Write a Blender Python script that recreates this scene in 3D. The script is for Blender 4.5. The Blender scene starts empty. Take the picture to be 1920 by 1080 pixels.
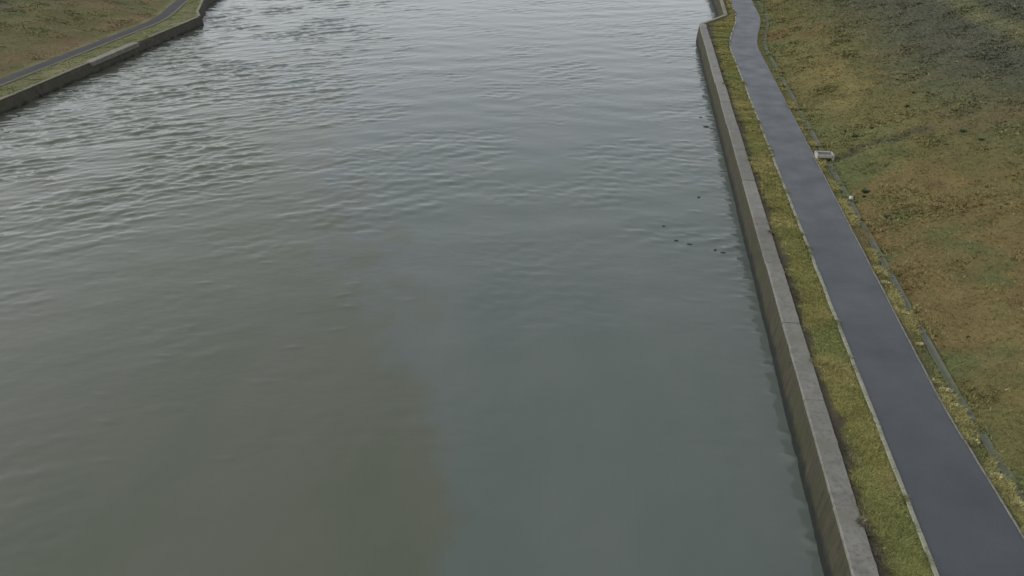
import bpy, math, random
import numpy as np

random.seed(7)
rng = np.random.default_rng(11)
R_ = math.radians
scene = bpy.context.scene
col = scene.collection

# ------------------------------------------------------------------ camera
CAM_H = 19.0
cd = bpy.data.cameras.new('camera')
cam = bpy.data.objects.new('camera', cd)
col.objects.link(cam)
cam.location = (0, 0, CAM_H)
cam.rotation_euler = (R_(90 - 27.345), 0, R_(7.576))
cd.sensor_width = 36.0
cd.lens = 31.18
cd.clip_end = 3000
scene.camera = cam

# ------------------------------------------------------------------ sky, sun, exposure (overcast)
SUN_EL, SUN_AZ = 32.0, -100.0          # degrees; azimuth clockwise from the canal's far end
world = bpy.data.worlds.new('World')
scene.world = world
world.use_nodes = True
wt = world.node_tree
wt.nodes.clear()
w_out = wt.nodes.new('ShaderNodeOutputWorld')
w_bg = wt.nodes.new('ShaderNodeBackground')
w_sky = wt.nodes.new('ShaderNodeTexSky')
w_hsv = wt.nodes.new('ShaderNodeHueSaturation')
w_sky.sky_type = 'NISHITA'
w_sky.sun_disc = False
w_sky.sun_elevation = R_(SUN_EL)
w_sky.sun_rotation = R_(SUN_AZ)
w_sky.air_density = 1.0
w_sky.dust_density = 2.0
w_sky.ozone_density = 1.0
w_hsv.inputs['Saturation'].default_value = 0.22
w_bg.inputs['Strength'].default_value = 0.15
wt.links.new(w_sky.outputs[0], w_hsv.inputs['Color'])
wt.links.new(w_hsv.outputs[0], w_bg.inputs['Color'])
wt.links.new(w_bg.outputs[0], w_out.inputs['Surface'])

sd = bpy.data.lights.new('sun', 'SUN')
sd.energy = 0.5
sd.angle = R_(60)
sd.color = (1.0, 0.97, 0.93)
sun = bpy.data.objects.new('sun', sd)
col.objects.link(sun)
sun.rotation_euler = (R_(90 - SUN_EL), 0, R_(180 - SUN_AZ))
sun.location = (20, 60, 60)

scene.view_settings.view_transform = 'Standard'
scene.view_settings.look = 'None'
scene.view_settings.gamma = 1.0
scene.view_settings.use_curve_mapping = False
scene.view_settings.exposure = 0.68
try:
    scene.cycles.max_bounces = 5
    scene.cycles.use_denoising = True
except Exception:
    pass

# ------------------------------------------------------------------ helpers
def tag(o, label=None, cat=None, group=None, kind=None):
    if label: o['label'] = label
    if cat: o['category'] = cat
    if group: o['group'] = group
    if kind: o['kind'] = kind
    return o

def link(name, me, parent=None):
    o = bpy.data.objects.new(name, me)
    col.objects.link(o)
    if parent is not None:
        o.parent = parent
    return o

def empty(name, loc=(0, 0, 0)):
    o = bpy.data.objects.new(name, None)
    o.location = loc
    o.empty_display_size = 0.3
    col.objects.link(o)
    return o

def np_mesh(name, V, Fc, mat, smooth=False, cols=None):
    """V (n,3); Fc (m,3) or (m,4) int; cols optional (n,3) point colour attribute 'Col'."""
    V = np.asarray(V, dtype=np.float32); Fc = np.asarray(Fc, dtype=np.int32)
    me = bpy.data.meshes.new(name)
    k = Fc.shape[1]
    me.vertices.add(len(V)); me.vertices.foreach_set('co', V.ravel())
    me.loops.add(Fc.size); me.loops.foreach_set('vertex_index', Fc.ravel())
    me.polygons.add(len(Fc))
    me.polygons.foreach_set('loop_start', np.arange(0, Fc.size, k, dtype=np.int32))
    me.polygons.foreach_set('loop_total', np.full(len(Fc), k, dtype=np.int32))
    me.polygons.foreach_set('use_smooth', np.full(len(Fc), bool(smooth)))
    if cols is not None:
        a = me.attributes.new('Col', 'FLOAT_COLOR', 'POINT')
        c4 = np.ones((len(V), 4), dtype=np.float32); c4[:, :3] = cols
        a.data.foreach_set('color', c4.ravel())
    me.update(calc_edges=True); me.validate()
    if mat: me.materials.append(mat)
    return me

def grid_faces(nr, nc):
    i = np.arange(nr - 1)[:, None] * nc + np.arange(nc - 1)[None, :]
    return np.stack([i, i + 1, i + nc + 1, i + nc], -1).reshape(-1, 4)

_lat = rng.random((256, 256)).astype(np.float32)
def vnoise(x, y):
    xi = np.floor(x).astype(np.int64); yi = np.floor(y).astype(np.int64)
    fx = x - xi; fy = y - yi
    fx = fx * fx * (3 - 2 * fx); fy = fy * fy * (3 - 2 * fy)
    a = _lat[xi & 255, yi & 255]; b = _lat[(xi + 1) & 255, yi & 255]
    c = _lat[xi & 255, (yi + 1) & 255]; d = _lat[(xi + 1) & 255, (yi + 1) & 255]
    return (a * (1 - fx) + b * fx) * (1 - fy) + (c * (1 - fx) + d * fx) * fy
def fbm(x, y, s=1.0, o=4, seed=0.0):
    x = np.asarray(x, float) / s + seed * 17.31; y = np.asarray(y, float) / s + seed * 9.77
    t = 0; a = 0.5; n = 0
    for k in range(o):
        t = t + a * vnoise(x, y); n += a; a *= 0.55
        x, y = x * 1.93 + y * .41 + 5.3, y * 1.93 - x * .41 + 2.7
    return t / n
def sst(a, b, x):
    t = np.clip((np.asarray(x, float) - a) / (b - a), 0, 1)
    return t * t * (3 - 2 * t)

# ------------------------------------------------------------------ materials
def new_mat(name):
    m = bpy.data.materials.new(name); m.use_nodes = True
    nt = m.node_tree
    b = nt.nodes['Principled BSDF']
    return m, nt, b
def N(nt, t, **kw):
    n = nt.nodes.new(t)
    for k, v in kw.items():
        if k in n.inputs: n.inputs[k].default_value = v
        else: setattr(n, k, v)
    return n
def noise(nt, vec, scale, detail=4, rough=0.55):
    n = N(nt, 'ShaderNodeTexNoise'); n.inputs['Scale'].default_value = scale
    n.inputs['Detail'].default_value = detail; n.inputs['Roughness'].default_value = rough
    nt.links.new(vec, n.inputs['Vector']); return n.outputs['Fac']
def coords(nt, scale=(1, 1, 1)):
    g = N(nt, 'ShaderNodeNewGeometry')
    mp = N(nt, 'ShaderNodeMapping'); mp.inputs['Scale'].default_value = scale
    nt.links.new(g.outputs['Position'], mp.inputs['Vector']); return mp.outputs[0]
def ramp(nt, fac, stops):
    r = N(nt, 'ShaderNodeValToRGB')
    e = r.color_ramp.elements
    while len(e) < len(stops): e.new(0.5)
    for el, (p, c) in zip(e, stops):
        el.position = p; el.color = (*c, 1) if len(c) == 3 else c
    nt.links.new(fac, r.inputs[0]); return r.outputs[0]
def mix(nt, fac, a, b, mode='MIX'):
    m = N(nt, 'ShaderNodeMix', data_type='RGBA', blend_type=mode)
    for s, i in ((fac, 0), (a, 6), (b, 7)):
        if hasattr(s, 'is_output'): nt.links.new(s, m.inputs[i])
        else: m.inputs[i].default_value = (*s, 1) if isinstance(s, tuple) else s
    return m.outputs[2]
def math_(nt, op, a, b=0.0, c=0.0):
    m = N(nt, 'ShaderNodeMath', operation=op)
    for i, s in enumerate((a, b, c)):
        if hasattr(s, 'is_output'): nt.links.new(s, m.inputs[i])
        else: m.inputs[i].default_value = s
    return m.outputs[0]
def bump(nt, b, h, strength, dist):
    n = N(nt, 'ShaderNodeBump'); n.inputs['Strength'].default_value = strength
    n.inputs['Distance'].default_value = dist
    nt.links.new(h, n.inputs['Height']); nt.links.new(n.outputs[0], b.inputs['Normal'])

def mat_attr(name, rough=0.85, spec=0.25, vary=0.25, scale=9.0):
    """ground or grass: colour comes from the mesh's own colour attribute plus fine grain"""
    m, nt, b = new_mat(name)
    a = N(nt, 'ShaderNodeAttribute'); a.attribute_name = 'Col'
    p = coords(nt)
    g = ramp(nt, noise(nt, p, scale, 5, .65), [(.3, (1 - vary,) * 3), (.7, (1 + vary,) * 3)])
    c = mix(nt, 1.0, a.outputs['Color'], g, 'MULTIPLY')
    nt.links.new(c, b.inputs['Base Color'])
    b.inputs['Roughness'].default_value = rough
    b.inputs['Specular IOR Level'].default_value = spec
    return m, nt, b, p

M_ground, nt, b, p = mat_attr('turf_soil', .95, .15, .3, 7)
bump(nt, b, noise(nt, p, 14, 5, .7), .6, .05)
M_grass, *_ = mat_attr('grass_blades', .8, .2, .12, 3)

def mat_concrete(name, dark, light, stain, moss=None, rough=.8, sc=1.0, spec=.4):
    m, nt, b = new_mat(name)
    p = coords(nt)
    c = ramp(nt, noise(nt, p, 1.1 * sc, 6, .6), [(.32, dark), (.68, light)])
    c = mix(nt, ramp(nt, noise(nt, p, 3.7 * sc, 6, .7), [(.5, (0, 0, 0)), (.72, (1, 1, 1))]), c, stain)
    if moss:
        c = mix(nt, ramp(nt, noise(nt, p, .55 * sc, 5, .65), [(.5, (0, 0, 0)), (.66, (.85, .85, .85))]), c, moss)
    oi = N(nt, 'ShaderNodeObjectInfo')
    v = math_(nt, 'MULTIPLY_ADD', oi.outputs['Random'], .3, .85)
    cm = N(nt, 'ShaderNodeCombineColor')
    for i in range(3): nt.links.new(v, cm.inputs[i])
    c = mix(nt, 1.0, c, cm.outputs[0], 'MULTIPLY')
    nt.links.new(c, b.inputs['Base Color'])
    b.inputs['Roughness'].default_value = rough
    b.inputs['Specular IOR Level'].default_value = spec
    bump(nt, b, noise(nt, p, 25, 4, .6), .35, .01)
    return m

M_coping = mat_concrete('coping_concrete', (.105, .102, .088), (.17, .166, .145), (.07, .067, .054), (.1, .1, .072), rough=.6, sc=1.5)
M_coping_old = mat_concrete('coping_mossy', (.12, .118, .08), (.18, .178, .125), (.085, .088, .048), (.1, .11, .048))
M_landing = mat_concrete('landing_concrete', (.14, .132, .1), (.19, .18, .14), (.1, .095, .07))
M_edging = mat_concrete('edging_concrete', (.14, .145, .105), (.21, .21, .155), (.085, .095, .055), rough=.75, sc=2.0)
M_edging_dull = mat_concrete('edging_dull', (.1, .098, .088), (.16, .155, .14), (.06, .06, .045), rough=.75, sc=2.0)
M_gutter = mat_concrete('gutter_concrete', (.08, .085, .068), (.108, .113, .092), (.08, .085, .056), (.09, .1, .055), rough=.95, sc=1.6, spec=.1)
M_box = mat_concrete('drain_concrete', (.22, .22, .195), (.3, .3, .265), (.15, .15, .125))

# quay wall: dark weathered concrete, algae, wet tide band of ragged height
def mat_wall(name, base, algae, w0=-1.0, w1=-.5):
    m, nt, b = new_mat(name)
    p = coords(nt); ps = coords(nt, (1.2, 1.2, .25))
    c = ramp(nt, noise(nt, ps, 2.2, 6, .65), [(.3, tuple(x * .65 for x in base)), (.7, tuple(x * 1.3 for x in base))])
    c = mix(nt, ramp(nt, noise(nt, coords(nt, (2.5, 2.5, .12)), 2.0, 6, .75), [(.48, (0, 0, 0)), (.6, (.8, .8, .8))]), c, tuple(x * .45 for x in base))
    c = mix(nt, ramp(nt, noise(nt, ps, .8, 5, .7), [(.42, (0, 0, 0)), (.64, (1, 1, 1))]), c, algae)
    sx = N(nt, 'ShaderNodeSeparateXYZ'); nt.links.new(p, sx.inputs[0])
    zz = math_(nt, 'MULTIPLY_ADD', noise(nt, p, 1.3, 6, .75), 1.1, sx.outputs['Z'])
    wet = N(nt, 'ShaderNodeMapRange'); wet.interpolation_type = 'SMOOTHSTEP'
    nt.links.new(zz, wet.inputs[0])
    wet.inputs[1].default_value = w0; wet.inputs[2].default_value = w1
    wet.inputs[3].default_value = 1; wet.inputs[4].default_value = 0
    c = mix(nt, wet.outputs[0], c, (.012, .014, .012))
    nt.links.new(c, b.inputs['Base Color'])
    r = math_(nt, 'MULTIPLY_ADD', wet.outputs[0], -.1, .9)
    nt.links.new(r, b.inputs['Roughness'])
    b.inputs['Specular IOR Level'].default_value = .2
    bump(nt, b, noise(nt, p, 9, 6, .7), .7, .04)
    return m
M_wall = mat_wall('quay_concrete', (.046, .041, .03), (.036, .04, .019))
M_wall_far = mat_wall('quay_concrete_brown', (.085, .074, .062), (.065, .067, .042), -1.35, -.95)

# asphalt, damp
m, nt, b = new_mat('asphalt'); M_asphalt = m
p = coords(nt)
c = ramp(nt, noise(nt, p, .35, 5, .6), [(.35, (.034, .037, .041)), (.68, (.047, .051, .058))])
c = mix(nt, 1.0, c, ramp(nt, noise(nt, p, 60, 3, .6), [(.3, (.72, .72, .72)), (.7, (1.28, 1.28, 1.28))]), 'MULTIPLY')
nt.links.new(c, b.inputs['Base Color'])
nt.links.new(ramp(nt, noise(nt, p, .5, 5, .6), [(.3, (.55, .55, .55)), (.7, (.36, .36, .36))]), b.inputs['Roughness'])
b.inputs['Specular IOR Level'].default_value = .5
bump(nt, b, noise(nt, p, 70, 3, .6), .25, .006)

m, nt, b = new_mat('gravel_track'); M_track = m
p = coords(nt)
c = ramp(nt, noise(nt, p, .6, 6, .65), [(.3, (.04, .037, .038)), (.7, (.06, .056, .056))])
nt.links.new(c, b.inputs['Base Color']); b.inputs['Roughness'].default_value = .9; b.inputs['Specular IOR Level'].default_value = .2
bump(nt, b, noise(nt, p, 30, 4, .6), .4, .015)

m, nt, b = new_mat('dark_iron'); M_iron = m
p = coords(nt)
nt.links.new(ramp(nt, noise(nt, p, 12, 4), [(.3, (.09, .09, .088)), (.7, (.14, .14, .135))]), b.inputs['Base Color'])
b.inputs['Roughness'].default_value = .6; b.inputs['Metallic'].default_value = .3

# water: turbid body colour under a rippled dielectric surface, with a silt plume along the left
m, nt, b = new_mat('canal_water'); M_water = m
p = coords(nt)
sx = N(nt, 'ShaderNodeSeparateXYZ'); nt.links.new(p, sx.inputs[0])
n1 = noise(nt, coords(nt, (1, .8, 1)), .26, 9, .62)
dY = math_(nt, 'MAXIMUM', math_(nt, 'SUBTRACT', sx.outputs['Y'], 24.0), 0.0)
pl = math_(nt, 'MULTIPLY_ADD', dY, .46, math_(nt, 'ADD', sx.outputs['X'], 5.2))      # metres right of the silt front
wid = math_(nt, 'MULTIPLY_ADD', dY, .24, 1.3)
pl = math_(nt, 'ADD', math_(nt, 'DIVIDE', pl, wid), math_(nt, 'MULTIPLY', math_(nt, 'SUBTRACT', n1, .5), 4.2))
mr = N(nt, 'ShaderNodeMapRange'); mr.interpolation_type = 'SMOOTHSTEP'
nt.links.new(pl, mr.inputs[0]); mr.inputs[1].default_value = -.55; mr.inputs[2].default_value = .55
cl = ramp(nt, noise(nt, coords(nt, (1, .4, 1)), .22, 5, .6), [(.35, (.073, .083, .059)), (.65, (.085, .09, .068))])
cr = ramp(nt, noise(nt, coords(nt, (1, .4, 1)), .2, 5, .6), [(.35, (.077, .095, .085)), (.65, (.088, .103, .092))])
nt.links.new(mix(nt, mr.outputs[0], cl, cr), b.inputs['Base Color'])
b.inputs['IOR'].default_value = 1.333
b.inputs['Roughness'].default_value = .05
h1 = noise(nt, coords(nt, (.75, 1.3, 1)), 2.1, 4, .6)
h2 = noise(nt, coords(nt, (.9, 1.2, 1)), .7, 3, .55)
env = ramp(nt, noise(nt, p, .09, 3, .5), [(.35, (.35, .35, .35)), (.65, (1, 1, 1))])
hh = math_(nt, 'MULTIPLY', math_(nt, 'MULTIPLY_ADD', h1, .35, h2), env)
bump(nt, b, hh, .5, .06)

# ------------------------------------------------------------------ plan of the place
WATER_Z = -1.8
LZ = -0.8                                   # level of the left bank
def wall_shift_r(y): return np.interp(y, [101.7, 107.5, 118, 300], [0, 3.1, 3.35, 4.5])
def path_shift_r(y): return 2.1 * sst(89, 109, y) + .02 * np.maximum(np.asarray(y, float) - 109, 0)
def wall_shift_l(y): return np.interp(y, [103.0, 106, 114, 140, 300], [0, -1.6, -4.6, -10, -20])
def path_shift_l(y): return -4.2 * sst(97, 119, y) - .3 * np.maximum(np.asarray(y, float) - 119, 0)
def edge_shift_r(y): return path_shift_r(y) + .42 * sst(31, 20, y)   # the path widens towards the camera
WR, WL = 7.0, -50.9                          # wall feet at the water
XS_R, XS_L = 13.45, -56.2                    # toes of the two embankments

def slope_r(x, y):
    """height of the right embankment above the path level"""
    d = np.maximum(x - XS_R - path_shift_r(y) * .8, 0)
    z = np.minimum(d / 3.6, 12 + d * .01)
    z = z + sst(.3, 3, d) * ((fbm(x, y, 7, 3, 1) - .5) * .7 + (fbm(x, y, 1.6, 3, 2) - .5) * .28)
    # rill running down the slope to the drain box
    t = np.clip((x - 13.4) / 9.0, 0, 1)
    yc = 57.5 + 2.6 * t + .22 * np.sin(x * 1.7)
    g = np.exp(-((y - yc) / .42) ** 2) * sst(13.2, 14.0, x) * (1 - sst(19.3, 21.5, x))
    return z - .30 * g
def rill_mask(x, y):
    t = np.clip((x - 13.4) / 9.0, 0, 1)
    yc = 57.5 + 2.6 * t + .22 * np.sin(x * 1.7)
    return np.exp(-((y - yc) / .6) ** 2) * sst(13.3, 14.4, x) * (1 - sst(19.0, 21.5, x))
def slope_l(x, y):
    d = np.maximum(XS_L + path_shift_l(y) - x, 0)
    z = np.minimum(d / 5.0, 6 + d * .01)
    return LZ + z + sst(.3, 3, d) * ((fbm(x, y, 6, 3, 3) - .5) * .7 + (fbm(x, y, 1.5, 2, 4) - .5) * .2)

C = lambda *a: np.array(a)
OLIVE, BROWN, GREEN, DARK, STRAW, SOIL_AND_SHADE = (C(.105, .098, .036), C(.13, .098, .04), C(.082, .096, .036),
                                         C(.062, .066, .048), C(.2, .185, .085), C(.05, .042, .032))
def blend(c, w, d):
    return c * (1 - w[..., None]) + d * w[..., None]
def blob(x, y, cx, cy, rx, ry):
    return np.exp(-(((x - cx) / rx) ** 2 + ((y - cy) / ry) ** 2))
def col_right(x, y):
    x = np.asarray(x, float); y = np.asarray(y, float)
    c = np.broadcast_to(OLIVE, x.shape + (3,)).copy()
    n1 = fbm(x, y, 6.5, 4, 5); n2 = fbm(x, y, 2.4, 4, 6); n3 = fbm(x, y, 12, 3, 7)
    c = blend(c, sst(.5, .68, n1) * .85, BROWN)
    c = blend(c, sst(.54, .72, n2) * .8, GREEN)
    # russet sward on the near upper slope, greener towards the path, haze and vignette greyness painted in far up the slope
    c = blend(c, np.clip(sst(16.5, 20, x) * (1 - sst(52, 70, y)) * sst(.35, .55, n3 * .6 + n2 * .4), 0, 1) * .7, BROWN)
    c = blend(c, (1 - sst(14.5, 17.5, x)) * sst(.4, .6, n2) * .75, GREEN)
    c = blend(c, sst(16, 28, x) * sst(42, 74, y) * np.clip(.65 + .5 * n3, 0, 1), DARK)
    c = blend(c, blob(x, y, 16.2, 76, 3.2, 13) * sst(.36, .56, n2) * .85, C(.165, .135, .052))
    # an old paler track climbing across the top
    c = blend(c, np.exp(-((x - 30.3 - .8 * (n2 - .5)) / .95) ** 2) * .75, C(.125, .125, .058))
    c = blend(c, np.clip(rill_mask(x, y) * 1.2, 0, 1) * .55, C(.05, .053, .045))
    k = .78 + .44 * fbm(x, y, .9, 3, 8)
    return c * k[..., None]
def col_strip(x, y, edge):
    """mown strip between coping and path; edge = 0 at the coping, 1 at the path"""
    c = np.broadcast_to(C(.115, .11, .034), np.shape(x) + (3,)).copy()
    n1 = fbm(x, y, 1.7, 4, 9); n2 = fbm(x, y, 4.5, 3, 10)
    c = blend(c, sst(.48, .66, n1) * .8, C(.15, .13, .048))
    c = blend(c, sst(.54, .72, n2) * .7, C(.082, .1, .03))
    c = blend(c, (1 - sst(.02, .34, edge + (n1 - .5) * .6)) * .95, SOIL_AND_SHADE)  # bare soil along the coping, darkened with painted shade of overhanging grass
    c = blend(c, sst(.9, .97, edge + (n1 - .5) * .06) * .6, C(.05, .055, .025))  # dark line by the kerb: dark thatch with shade painted into its colour
    return c * (.8 + .4 * fbm(x, y, .5, 3, 12))[..., None]
def col_left(x, y):
    c = np.broadcast_to(C(.115, .105, .045), np.shape(x) + (3,)).copy()
    n1 = fbm(x, y, 7, 4, 13); n2 = fbm(x, y, 3, 4, 14)
    c = blend(c, sst(.46, .62, n1) * .9, C(.14, .105, .055))
    c = blend(c, sst(.5, .68, n2) * .8, C(.085, .1, .04))
    c = blend(c, sst(64, 74, -x + (n1 - .5) * 14) * .85, C(.062, .07, .045))
    return c * (.85 + .3 * fbm(x, y, 1.2, 3, 15))[..., None]
def col_strip_l(x, y):
    c = np.broadcast_to(C(.11, .115, .05), np.shape(x) + (3,)).copy()
    n = fbm(x, y, 2.2, 4, 16)
    c = blend(c, sst(.48, .66, n) * .8, C(.15, .145, .075))
    return c * (.85 + .3 * fbm(x, y, .8, 3, 17))[..., None]

# ------------------------------------------------------------------ ground: one sheet with the canal cut into it
ys = np.concatenate([np.array([-260, -160, -90, -40, -10, 5, 12]), np.arange(15, 132, .4),
                     np.array([136, 142, 150, 165, 190, 230, 300, 420, 700])]).astype(float)
xl_far = np.concatenate([np.array([-500, -300, -200, -140, -110]), np.arange(-98, -56.0, .5)])
xl = np.concatenate([xl_far, np.arange(-55.9, -51.6, .43), [-51.55, -51.25]])
xbed = np.array([-51.12, -40, -22, -5, 7.22])
xr = np.concatenate([[7.36, 7.75], np.arange(8.1, 13.4, .3), np.arange(13.5, 50, .4), np.array([52, 56, 62, 72, 90, 120, 180, 300, 500])])
XB = np.concatenate([xl, xbed, xr])
gx = np.tile(XB, (len(ys), 1)); gy = np.tile(ys[:, None], (1, len(XB)))
sh = np.zeros_like(gx)
wr, pr_, wl_, pl_ = wall_shift_r(gy), path_shift_r(gy), wall_shift_l(gy), path_shift_l(gy)
isr = gx > 7; isl = gx < -51
t = sst(7.8, 9.4, gx)
sh = np.where(isr, (wr * (1 - t) + pr_ * t) * (1 - sst(16, 40, gx)), sh)
t = np.clip((-51.5 - gx) / 2.6, 0, 1)
sh = np.where(isl, (wl_ * (1 - t) + pl_ * t) * (1 - sst(70, 110, -gx)), sh)
bx = gx.copy(); gx = gx + sh
gz = np.full_like(gx, -4.0)
gz = np.where(bx >= 7.3, -.04 + slope_r(gx, gy), gz)
gutter = np.exp(-((bx - 13.0) / .3) ** 2)
gz = np.where(bx >= 7.3, gz - .10 * gutter, gz)
gz = np.where(bx <= -51.2, np.where(bx < XS_L, slope_l(gx, gy), LZ), gz)
cols_ = np.zeros(gx.shape + (3,)); cols_[:] = SOIL_AND_SHADE
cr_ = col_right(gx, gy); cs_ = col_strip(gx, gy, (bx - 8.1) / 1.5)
cl_ = col_left(gx, gy); csl = col_strip_l(gx, gy)
m_ = bx >= 12.9; cols_[m_] = cr_[m_] * .88
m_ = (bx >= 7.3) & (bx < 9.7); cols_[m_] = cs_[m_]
m_ = (bx >= 9.7) & (bx < 12.9); cols_[m_] = C(.09, .082, .04)
m_ = bx < -56.0; cols_[m_] = cl_[m_]
m_ = (bx >= -56.0) & (bx <= -51.2); cols_[m_] = csl[m_]
me = np_mesh('ground', np.stack([gx, gy, gz], -1).reshape(-1, 3), grid_faces(*gx.shape), M_ground, True, (cols_ * 1.0).reshape(-1, 3))
ground = tag(link('ground', me), kind='structure')

# ------------------------------------------------------------------ water: a real swell, wake trains against the left bank
wy = [12.0]
while wy[-1] < 134: wy.append(wy[-1] + .095 + .0012 * max(wy[-1] - 20, 0))
wy = np.concatenate([[-260, -120, -50, -10, 4], wy, [138, 145, 160, 190, 240, 330, 500, 700]])
wx = np.concatenate([[-120, -90, -75], np.arange(-66, 12.6, .15), [13.5, 16]])
X = np.tile(wx, (len(wy), 1)); Y = np.tile(wy[:, None], (1, len(wx)))
Hh = np.zeros_like(X)
def train(n, lam, ang, spread, seed):
    """sum of directional waves with slope variance of about one per unit amplitude; ang = direction of travel"""
    r = np.random.default_rng(seed); h = np.zeros_like(X)
    for i in range(n):
        l = lam[0] * (lam[1] / lam[0]) ** r.random()
        a = math.radians(ang + r.normal() * spread)
        k = 2 * math.pi / l
        h += np.cos(k * (X * math.cos(a) + Y * math.sin(a)) + r.random() * 6.283) / k * math.sqrt(2 / n)
    return h
wake = train(44, (.75, 2.6), 118, 20, 1)
wake2 = train(48, (.42, 1.0), 112, 32, 2)
wind = train(48, (.4, 1.7), 108, 42, 3)
swell = train(8, (2.5, 6.0), 105, 22, 4)
cross = train(12, (.5, 1.1), 80, 22, 5)
nz = fbm(X, Y, 5, 3, 20); nz2 = fbm(X, Y, 11, 3, 21)
left = sst(10, 36, -X - .10 * (Y - 60) + (nz2 - .5) * 14)
far = sst(20, 62, Y)
envw = left * (.35 + .65 * sst(36, 58, Y)) * (.45 + 1.1 * sst(.35, .65, nz))
def crest(h, k, cap):
    u = h / h.std()
    v = np.minimum(u + k * (u * u - 1), cap)               # flat troughs, narrow crests
    return (v - v.mean()) * h.std()
Hh += (crest(wake, .22, 2.5) * .085 + crest(wake2, .22, 2.5) * .085) * envw
Hh += wind * .036 * (.2 + .8 * far) * (.12 + 1.5 * sst(.38, .66, nz)) + swell * .014 * (.3 + .7 * far)
wallr = np.exp(-np.maximum(WR + wall_shift_r(Y) - X, 0) / .55)
Hh += cross * .085 * wallr * (.3 + 1.2 * sst(.45, .62, fbm(X, Y, 1.8, 2, 22)))
Hh += .8 * np.clip(Hh, -.03, .05) ** 2                      # sharper crests
# lone steep wavelets
wl = [(6.0, 78, .03), (6.3, 75.4, .04), (5.2, 55, .025), (4.2, 48, .03), (5.4, 47.3, .06), (3.5, 47.6, .04), (6.2, 46.3, .045), (6.0, 46.1, .04), (5.6, 61.4, .035), (6.5, 55.6, .05)]
r = np.random.default_rng(5)
for i in range(70): wl.append((r.uniform(-44, -8) , r.uniform(24, 62), r.uniform(.008, .028)))
for i in range(26): wl.append((r.uniform(2.5, 6.6), r.uniform(36, 98), r.uniform(.01, .035)))
for i in range(46): wl.append((6.95 - abs(r.normal()) * .15, r.uniform(22, 100), r.uniform(.03, .08)))
for cx, cy, a in wl:
    i0, i1 = np.searchsorted(wy, (cy - 2, cy + 2)); j0, j1 = np.searchsorted(wx, (cx - 2, cx + 2))
    th = r.normal() * .3; c_, s_ = math.cos(th), math.sin(th)
    dx = X[i0:i1, j0:j1] - cx; dy = Y[i0:i1, j0:j1] - cy
    u = dx * c_ + dy * s_; v = -dx * s_ + dy * c_
    Hh[i0:i1, j0:j1] += a * np.exp(-(u / .34) ** 2 - (v / .15) ** 2)
fade = sst(4, 14, Y) * (1 - sst(128, 134, Y)) * sst(-66, -60, X) * (1 - sst(12, 12.6, X))
me = np_mesh('water', np.stack([X, Y, WATER_Z + Hh * fade], -1).reshape(-1, 3), grid_faces(*X.shape), M_water, True)
water = tag(link('water', me), kind='structure')

# ------------------------------------------------------------------ strips that follow the banks
def strip_mesh(name, prof, yy, shift, mat, smooth=False):
    """extrude an open cross-section [(x, z)] along yy with a lateral shift(y)"""
    P = np.array(prof, float); yy = np.asarray(yy, float)
    V = np.zeros((len(yy), len(P), 3))
    sh_ = shift(yy)
    V[..., 0] = P[None, :, 0] + (sh_ if sh_.ndim == 2 else sh_[:, None])
    V[..., 1] = yy[:, None]; V[..., 2] = P[None, :, 1]
    return np_mesh(name, V.reshape(-1, 3), grid_faces(len(yy), len(P)), mat, smooth)

yy = np.concatenate([[-200, -60, 0], np.arange(14, 135, .8), [150, 200, 300]])
# right path: cambered asphalt with its edgings
def path_both(y): return np.stack([path_shift_r(y)] * 4 + [edge_shift_r(y)] * 3, 1)
pm = strip_mesh('path', [(9.66, -.06), (9.66, .0), (10.3, .009), (10.95, .012), (11.6, .009), (12.22, .0), (12.22, -.06)], yy, path_both, M_asphalt)
path = tag(link('path', pm), kind='structure')
def edging(name, x0, x1, ztop, parent, shf, mat, length=1.0, gap=.012, y0=15., y1=128.):
    """one row of edging stones as a single run with open joints"""
    V, Fc = [], []
    y = y0
    while y < y1:
        a, b_ = y + gap / 2, y + length - gap / 2
        dz = rng.normal() * .006; dx = rng.normal() * .006
        for q in (a, b_):
            s = float(shf(q))
            for (x, z) in ((x0, -.12), (x0, ztop - .012), (x0 + .015, ztop), (x1 - .015, ztop), (x1, ztop - .012), (x1, -.12)):
                V.append((x + s + dx, q, z + dz))
        n = len(V) - 12
        for k in range(5): Fc.append((n + k, n + k + 1, n + 7 + k, n + 6 + k)[::-1])
        Fc.append((n, n + 1, n + 4, n + 5)); Fc.append((n + 6, n + 7, n + 10, n + 11)[::-1])
        y += length
    return link(name, np_mesh(name, V, Fc, mat), parent)
edging('edging', 9.52, 9.655, .045, path, path_shift_r, M_edging)
edging('edging', 12.225, 12.3, .03, path, edge_shift_r, M_edging_dull)

# left track
tm = strip_mesh('track', [(-55.75, LZ - .02), (-55.7, LZ + .02), (-55.0, LZ + .04), (-54.3, LZ + .02), (-54.2, LZ - .02)], yy, path_shift_l, M_track)
track = tag(link('track', tm), kind='structure')
ke = strip_mesh('edging', [(-54.32, LZ - .02), (-54.31, LZ + .06), (-53.92, LZ + .06), (-53.91, LZ - .02)], yy, path_shift_l, M_gutter)
link('edging', ke, track)

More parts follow.
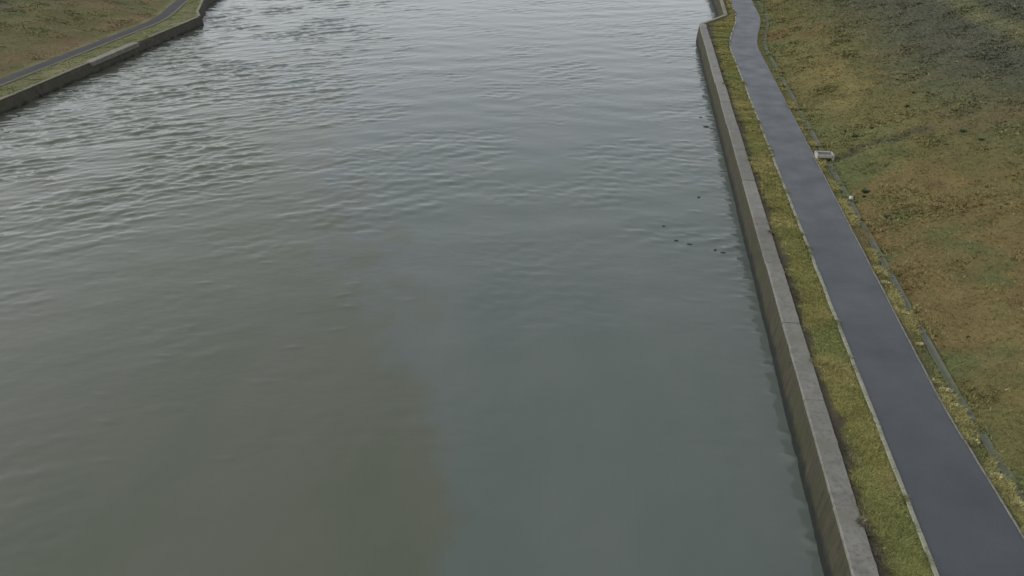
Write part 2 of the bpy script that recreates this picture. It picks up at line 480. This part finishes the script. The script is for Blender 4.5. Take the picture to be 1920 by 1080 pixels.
# concrete gutter in the verge
gm = strip_mesh('drainage_gutter', [(12.89, -.09), (12.9, -.04), (12.96, -.05), (13.02, -.06), (13.1, -.06), (13.16, -.05), (13.2, -.04), (13.21, -.09)],
                np.concatenate([[-40, 0], np.arange(14, 56.6, .8)]), edge_shift_r, M_gutter)
g0 = empty('drainage_gutter', (13.0, 40, 0))
tag(g0, 'narrow grey concrete gutter running beside the asphalt path towards the camera', 'gutter')
def keep(o, parent):
    o.parent = parent; o.matrix_parent_inverse = parent.matrix_world.inverted() if False else o.matrix_parent_inverse
    return o
def child(name, me, parent):
    """child whose mesh is in world coordinates"""
    o = link(name, me, parent)
    l = parent.location
    o.location = (-l[0], -l[1], -l[2])
    return o
child('channel', gm, g0)
gm2 = strip_mesh('channel', [(12.89, -.09), (12.9, -.04), (12.96, -.05), (13.02, -.06), (13.1, -.06), (13.16, -.05), (13.2, -.04), (13.21, -.09)],
                 np.arange(58.4, 128, .8), path_shift_r, M_gutter)
g1 = empty('drainage_gutter', (13.0, 70, 0))
tag(g1, 'narrow grey concrete gutter beyond the drain box, beside the far path', 'gutter')
child('channel', gm2, g1)

# ------------------------------------------------------------------ quay walls with coping slabs
def wall_face(name, yy, shift, foot, top, sgn, ztop, mat):
    yy = np.asarray(yy, float)
    zz = np.linspace(-4, ztop, 16)
    V = np.zeros((len(yy), len(zz) + 1, 3))
    for j, z in enumerate(zz):
        f = (z - WATER_Z) / (ztop - WATER_Z)
        bulge = (fbm(yy, np.full_like(yy, z * 2.0), .9, 3, 30 + sgn) - .5) * .09
        V[:, j, 0] = foot + (top - foot) * f + shift(yy) + bulge
        V[:, j, 2] = z
    V[:, -1, 0] = top + sgn * .7 + shift(yy); V[:, -1, 2] = ztop
    V[..., 1] = yy[:, None]
    return np_mesh(name, V.reshape(-1, 3), grid_faces(len(yy), len(zz) + 1), mat, True)

def slab_mesh(name, w, th, ln, mat, ch=.03):
    """coping slab; local x from 0 (water side) to w, y 0..ln, top at z = 0; chamfered arrises, a slightly uneven back"""
    prof = [(0, -th), (0, -ch), (ch, 0), (w - ch * .6, 0), (w, -ch * .6), (w, -th)]
    V, Fc = [], []
    ny = 15
    r0 = np.random.default_rng(int(w * 100))
    for k in range(ny):
        e = .012 if k in (0, ny - 1) else 0
        j = r0.normal(0, .009, 6)
        for i, (x, z) in enumerate(prof): V.append((x + (j[i] if z > -.1 else 0), ln * k / (ny - 1), z - e * (z > -.05) + j[(i + 3) % 6] * .4))
    for k in range(ny - 1):
        for i in range(5):
            n = k * 6 + i
            Fc.append((n, n + 1, n + 7, n + 6)[::-1])
    me = bpy.data.meshes.new(name)
    Fc = [tuple(f) for f in Fc] + [(0, 1, 2, 3, 4, 5), tuple(range(6 * (ny - 1), 6 * ny))[::-1]]
    me.from_pydata(V, [], Fc); me.update()
    me.materials.append(mat)
    return me

yw = np.concatenate([[-200, -60, 0], np.arange(14, 134, .5), [140, 160, 200, 300]])
qr = empty('quay_wall', (WR, 20, 0))
tag(qr, 'weathered concrete quay wall with pale coping slabs beside the asphalt path', 'quay wall')
child('wall_face', wall_face('wall_face', yw, wall_shift_r, WR, 7.22, 1, -.09, M_wall), qr)
smesh = slab_mesh('coping_slab', .74, .14, 5.9 - .025, M_coping)
def place_slab(me, parent, x, y, z, rz, sx=1., sy=1.):
    o = link('coping_slab', me, parent)
    l = parent.location
    o.location = (x - l[0], y - l[1], z - l[2]); o.rotation_euler = (rng.normal() * .002, rng.normal() * .006, rz)
    o.scale = (sx, sy, 1)
    return o
y = 28.85 - 5.9 * 3
while y < 101:
    ln = min(5.9, 101.75 - y)
    place_slab(smesh, qr, 7.2 + rng.normal() * .012, y, .035 + rng.normal() * .007, 0, 1, ln / 5.9)
    y += 5.9
def slabs_between(me, parent, pts, ln0, z, side):
    for (xa, ya), (xb, yb) in zip(pts[:-1], pts[1:]):
        L = math.hypot(xb - xa, yb - ya); n = max(1, round(L / ln0)); a = math.atan2(yb - ya, xb - xa) - math.pi / 2
        for i in range(n):
            f = i / n
            place_slab(me, parent, xa + (xb - xa) * f, ya + (yb - ya) * f, z + rng.normal() * .006, a, side, L / n / ln0)
rmesh = slab_mesh('coping_slab', .4, .14, 5.9 - .025, M_coping_old)
slabs_between(rmesh, qr, [(7.3, 101.9), (10.38, 107.6), (10.63, 118), (10.75, 130)], 5.9, .03, 1)

ql = empty('quay_wall', (WL, 70, LZ))
tag(ql, 'brown stained concrete quay wall with mossy coping on the far left bank', 'quay wall')
child('wall_face', wall_face('wall_face', yw, wall_shift_l, WL, -51.2, -1, LZ - .07, M_wall_far), ql)
lmesh = slab_mesh('coping_slab', .34, .07, 5.9 - .04, M_coping_old)
y = 79.0 - 5.9 * 4
while y < 102.5:
    if not (78.5 < y < 85.5):
        ln = min(5.9, 103.0 - y)
        place_slab(lmesh, ql, -51.18, y, LZ + .05 + rng.normal() * .01, 0, -1, ln / 5.9)
    y += 5.9
big = slab_mesh('coping_slab', .8, .42, 9.0, M_landing)
o = place_slab(big, ql, -50.98, 79.0, LZ + .06, 0, -1, 1)
o.name = 'landing_slab'; o['label'] = 'paler concrete landing slab set into the left coping'
slabs_between(lmesh, ql, [(-51.2, 103.1), (-52.8, 106), (-55.8, 114), (-61.8, 130)], 5.9, LZ + .05, -1)

# ------------------------------------------------------------------ drain box at the verge
def box_arr(x0, x1, y0, y1, z0, z1):
    V = [(x0, y0, z0), (x1, y0, z0), (x1, y1, z0), (x0, y1, z0), (x0, y0, z1), (x1, y0, z1), (x1, y1, z1), (x0, y1, z1)]
    Fc = [(3, 2, 1, 0), (4, 5, 6, 7), (0, 1, 5, 4), (1, 2, 6, 5), (2, 3, 7, 6), (3, 0, 4, 7)]
    return V, Fc
def multi_box(name, boxes, mat, bev=.012):
    V, Fc = [], []
    for bb in boxes:
        v, f = box_arr(*bb); n = len(V); V += v; Fc += [tuple(i + n for i in q) for q in f]
    me = bpy.data.meshes.new(name); me.from_pydata(V, [], Fc); me.update(); me.materials.append(mat)
    import bmesh
    bm = bmesh.new(); bm.from_mesh(me)
    bmesh.ops.bevel(bm, geom=bm.edges[:], offset=bev, segments=3 if bev > .03 else 1, affect='EDGES')
    bm.to_mesh(me); bm.free()
    return me
db = empty('drain_box', (12.88, 57.45, -.02))
tag(db, 'small pale concrete drain box in the grass at the right edge of the path', 'drain box')
link('side_wall', multi_box('side_wall', [(-.56, -.42, -.45, .45, -.3, .33), ], M_box, .032), db)
link('side_wall', multi_box('side_wall', [(.42, .56, -.45, .45, -.3, .33)], M_box, .032), db)
link('back_wall', multi_box('back_wall', [(-.418, .418, .33, .45, -.3, .328)], M_box, .032), db)
link('lintel', multi_box('lintel', [(-.44, .44, -.452, -.32, .12, .332)], M_box, .032), db)
gr = link('grate', multi_box('grate', [(-.4, .4, -.31, -.27, .24, .29)], M_iron), db)
link('rail', multi_box('rail', [(-.4, .4, .28, .32, .24, .29)], M_iron), gr)
barm = multi_box('bar', [(-.026, .026, -.269, .279, .245, .287)], M_iron, .006)
for k in range(9):
    o = link('bar', barm, gr); o.location = (-.36 + k * .09, 0, 0)
link('floor', multi_box('floor', [(-.415, .415, -.44, .32, -.28, -.2)], M_gutter), db)
link('apron', multi_box('apron', [(-.5, .5, -.95, -.47, -.3, -.06)], M_gutter), db)

# ------------------------------------------------------------------ grass
def clumps(name, x, y, z, size, colr, blades=5, wide=.28, lean=2.3):
    n = len(x)
    ang = rng.random((n, blades)) * 6.283
    hgt = size[:, None] * rng.uniform(.55, 1.15, (n, blades))
    ln = hgt * lean * rng.uniform(.3, 1.2, (n, blades))
    w = size[:, None] * wide * rng.uniform(.7, 1.3, (n, blades))
    off = size[:, None] * .35
    bxp = x[:, None] + rng.normal(0, 1, (n, blades)) * off; byp = y[:, None] + rng.normal(0, 1, (n, blades)) * off
    ca, sa = np.cos(ang), np.sin(ang)
    base_z = z[:, None] - .02
    V = np.zeros((n, blades, 3, 3), np.float32)
    V[:, :, 0, 0] = bxp - sa * w; V[:, :, 0, 1] = byp + ca * w; V[:, :, 0, 2] = base_z
    V[:, :, 1, 0] = bxp + sa * w; V[:, :, 1, 1] = byp - ca * w; V[:, :, 1, 2] = base_z
    V[:, :, 2, 0] = bxp + ca * ln; V[:, :, 2, 1] = byp + sa * ln; V[:, :, 2, 2] = base_z + hgt
    cc = 1.35 * colr[:, None, None, :] * rng.uniform(.75, 1.3, (n, blades, 1, 1))
    cc = np.broadcast_to(cc, (n, blades, 3, 3))
    F_ = np.arange(n * blades * 3).reshape(-1, 3)
    return np_mesh(name, V.reshape(-1, 3), F_, M_grass, False, cc.reshape(-1, 3))

def scatter(n, x0, x1, y0, y1, p=1.6):
    """denser near the camera"""
    u = rng.random(n)
    y = y0 + (y1 - y0) * u ** p
    return rng.uniform(x0, x1, n), y

# right embankment, only inside the wedge the photograph covers and a margin around it
x, y = scatter(150000, 13.3, 50, 20, 130, 1.25)
k = x < 14.5 + y * .36
x, y = x[k], y[k]
x = x + path_shift_r(y) * (1 - sst(16, 40, x))
z = -.04 + slope_r(x, y)
n_ = fbm(x, y, 2.0, 3, 40)
size = (.04 + .05 * sst(.45, .75, n_) + .03 * rng.random(len(x))) * (1 + .007 * y)
cc = col_right(x, y) * .96
pick = rng.random(len(x))
cc = np.where((pick < .035)[:, None], STRAW * rng.uniform(.7, 1.0, (len(x), 1)), cc)
cc = np.where((pick > .97)[:, None], C(.05, .06, .028), cc)
tag(link('embankment_grass', clumps('embankment_grass', x, y, z, size, cc)), 'patchy olive and russet grass on the right embankment', 'grass', kind='stuff')

# strip between coping and path
x, y = scatter(80000, 7.86, 9.6, 18, 128, 1.5)
e = (x - 8.1) / 1.42
n_ = fbm(x, y, 1.2, 3, 41)
k = (e + (fbm(x, y, .8, 3, 42) - .5) * .8 > .1)
k &= (x < 9.5) | (fbm(x, y, .6, 2, 48) > .58)
x, y, e, n_ = x[k], y[k], e[k], n_[k]
t = sst(7.8, 9.4, x); x2 = x + wall_shift_r(y) * (1 - t) + path_shift_r(y) * t
size = (.03 + .04 * sst(.4, .7, n_) + .025 * rng.random(len(x))) * (1 + .005 * y)
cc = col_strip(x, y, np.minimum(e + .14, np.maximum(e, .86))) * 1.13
pick = rng.random(len(x)); cc = np.where((pick < .03)[:, None], STRAW, cc)
tag(link('strip_grass', clumps('strip_grass', x2, y, np.where((x < 7.96) | (x > 9.51), .03, -.03), size, cc)), 'short yellow green grass strip between coping and path', 'grass', kind='stuff')

# ragged verge between path and gutter: taller, yellower
x, y = scatter(32000, 12.32, 13.4, 18, 128, 1.4)
n_ = fbm(x, y, 1.1, 3, 43)
k = (x < 12.84) | (fbm(x, y, .8, 3, 47) > .55 - .1 * sst(13.15, 13.3, x) + .1 * (np.abs(x - 13.03) < .1))
x, y, n_ = x[k], y[k], n_[k]
x2 = x + edge_shift_r(y)
size = (.03 + .06 * sst(.45, .72, n_)) * (1 + .005 * y)
cc = blend(col_right(x2, y) * 1.1, sst(.45, .66, n_) * (x < 12.9) * (1 - sst(60, 85, y)), C(.165, .15, .058)) * 1.0
tag(link('verge_grass', clumps('verge_grass', x2, y, np.full_like(x, -.04), size, cc)), 'ragged yellowish grass verge between path and gutter', 'grass', kind='stuff')

# left bank
x, y = scatter(45000, -100, -55.9, 55, 128, 1.0)
x = x + path_shift_l(y)
z = slope_l(x, y)
cc = col_left(x, y) * 1.2
size = (.07 + .08 * sst(.45, .7, fbm(x, y, 2, 3, 44)))
tag(link('embankment_grass', clumps('embankment_grass', x, y, z, size, cc)), 'russet and olive grass on the left embankment', 'grass', kind='stuff')
x, y = scatter(16000, -53.9, -51.42, 55, 128, 1.0)
t = np.clip((-51.5 - x) / 2.6, 0, 1); x2 = x + wall_shift_l(y) * (1 - t) + path_shift_l(y) * t
size = (.05 + .05 * sst(.45, .7, fbm(x, y, 1.2, 3, 45)))
tag(link('strip_grass', clumps('strip_grass', x2, y, np.full_like(x, LZ), size, col_strip_l(x, y) * 1.3)), 'green grass strip between left coping and track', 'grass', kind='stuff')

# ------------------------------------------------------------------ dark weed clumps on the right embankment
def weed_mesh(name, seed, s, tint, n=60, up=.55, wd=.11):
    """a clump of leaves that all spring from one root"""
    r2 = np.random.default_rng(seed)
    a = r2.random(n) * 6.283; rad = np.sqrt(r2.random(n)) * s * .5
    V, Fc, cc = [(0, 0, -.02)], [], [np.array(tint)]
    for i in range(n):
        px, py = rad[i] * math.cos(a[i]), rad[i] * math.sin(a[i])
        h = s * up * (1 - (rad[i] / (s * .5)) ** 2 * .7) * r2.uniform(.6, 1.1)
        th = a[i] + r2.normal() * .8; w = s * wd; l = s * r2.uniform(.1, .28)
        c_, s_ = math.cos(th), math.sin(th)
        k0 = len(V)
        V += [(px + c_ * l * .5 - s_ * w, py + s_ * l * .5 + c_ * w, h * .85), (px + c_ * l, py + s_ * l, h), (px + c_ * l * .5 + s_ * w, py + s_ * l * .5 - c_ * w, h * .85)]
        Fc.append((0, k0, k0 + 1, k0 + 2))
        q = np.array(tint) * r2.uniform(.6, 1.4); cc += [q] * 3
    return np_mesh(name, V, Fc, M_grass, False, np.array(cc))
wm = [weed_mesh('weed_clump', 60 + i, s, t_) for i, (s, t_) in enumerate([(.42, (.065, .072, .034)), (.55, (.07, .082, .036)), (.35, (.08, .068, .04)), (.6, (.065, .086, .04))])]
r3 = np.random.default_rng(77)
spots = [(15.0, 62), (15.4, 60.5), (14.3, 64), (14.1, 51), (13.9, 50.4), (14.4, 47), (20.5, 67), (21.2, 66), (19.5, 64.5)]
while len(spots) < 44:
    yq = r3.uniform(26, 118); xq = r3.uniform(14.2, 14.5 + yq * .33)
    spots.append((xq, yq))
for i, (xq, yq) in enumerate(spots):
    o = link('weed_clump', wm[i % 4])
    zq = float(slope_r(np.array([xq]), np.array([yq]))[0]) - .06
    o.location = (xq, yq, zq); o.rotation_euler = (0, 0, r3.random() * 6.28)
    s = r3.uniform(.4, .85); o.scale = (s, s, s * r3.uniform(.6, 1))
    tag(o, 'low dark weed clump growing in the grass of the right embankment', 'weed', 'dark weed clumps dotted over the right embankment')

# pale straw tufts along the verge
tm_ = [weed_mesh('straw_tuft', 90 + i, q, (.3, .285, .13), 70, .4, .05) for i, q in enumerate((.36, .45, .3))]
NTH = ['nearest', 'second nearest', 'third nearest', 'fourth nearest', 'fifth nearest', 'sixth nearest', 'seventh nearest', 'farthest']
for i, (xq, yq) in enumerate([(12.72, 23.7), (12.58, 25.0), (12.6, 27.0), (12.66, 29.1), (12.6, 30.1), (12.62, 33.6), (12.7, 36.2), (12.55, 39.2)]):
    o = link('straw_tuft', tm_[i % 3]); o.location = (xq + float(edge_shift_r(yq)), yq, -.03); o.rotation_euler = (0, 0, i * 1.3)
    tag(o, 'pale straw grass tuft on the verge right of the path, %s to the camera' % NTH[i] if i < 7 else 'pale straw grass tuft on the path verge, farthest up of the eight', 'grass tuft', 'pale dry tufts along the path verge')

# one pale stone in the grass just below the drain box
import bmesh
bm = bmesh.new(); bmesh.ops.create_icosphere(bm, subdivisions=2, radius=.16)
for v in bm.verts:
    n = v.co.normalized(); v.co = v.co * (1 + .22 * math.sin(n.x * 5 + 1) * math.cos(n.y * 4 + n.z * 3)); v.co.z *= .75; v.co.x *= .8
sm = bpy.data.meshes.new('pale_stone'); bm.to_mesh(sm); bm.free(); sm.materials.append(M_box)
o = link('pale_stone', sm); o.location = (13.15, 50.2, .04)
tag(o, 'small pale stone beside the gutter, a little nearer the camera than the drain box', 'stone')


# dark scraps floating near the right wall
m, nt, b = new_mat('wet_debris'); M_debris = m
nt.links.new(ramp(nt, noise(nt, coords(nt), 14, 4), [(.3, (.018, .02, .016)), (.7, (.04, .042, .032))]), b.inputs['Base Color'])
b.inputs['Roughness'].default_value = .5
def scrap(seed, lx, ly):
    """a ragged mat of leaves and twigs lying on the water"""
    r5 = random.Random(seed); bm = bmesh.new(); n = 14
    top = [bm.verts.new((math.cos(6.283 * i / n) * lx * r5.uniform(.55, 1.1), math.sin(6.283 * i / n) * ly * r5.uniform(.5, 1.1), r5.uniform(.005, .02))) for i in range(n)]
    bot = [bm.verts.new((v.co.x * 1.05, v.co.y * 1.05, -.06)) for v in top]
    c = bm.verts.new((0, 0, .06))
    for i in range(n):
        bm.faces.new((top[i], top[(i + 1) % n], c)); bm.faces.new((bot[i], bot[(i + 1) % n], top[(i + 1) % n], top[i]))
    me = bpy.data.meshes.new('floating_scrap'); bm.to_mesh(me); bm.free(); me.materials.append(M_debris)
    return me
for i, (xq, yq, lx, ly, lab) in enumerate([
        (3.9, 46.5, .17, .12, 'darkest floating scrap, mid-canal side of the small cluster by the right wall'),
        (3.2, 46.9, .14, .05, 'thin dark floating scrap just left of the darkest one'),
        (2.5, 48.9, .11, .08, 'small dark scrap floating farthest out from the right quay wall'),
        (5.3, 45.9, .12, .05, 'thin dark scrap floating between the darkest one and the quay wall'),
        (5.7, 45.6, .15, .07, 'dark floating scrap closest to the quay wall within the cluster'),
        (4.8, 53.9, .1, .08, 'lone small dark scrap floating between the cluster and the drain box level'),
        (5.9, 71.8, .16, .16, 'upper of two dark scraps floating far up the right wall'),
        (6.2, 69.3, .28, .07, 'long thin dark scrap floating against the far right wall')]):
    o = link('floating_scrap', scrap(i, lx, ly)); o.location = (xq, yq, WATER_Z + .02); o.rotation_euler = (0, 0, (i * 37 % 20 - 10) * .02)
    tag(o, lab, 'floating scrap', 'dark scraps floating near the right quay wall')
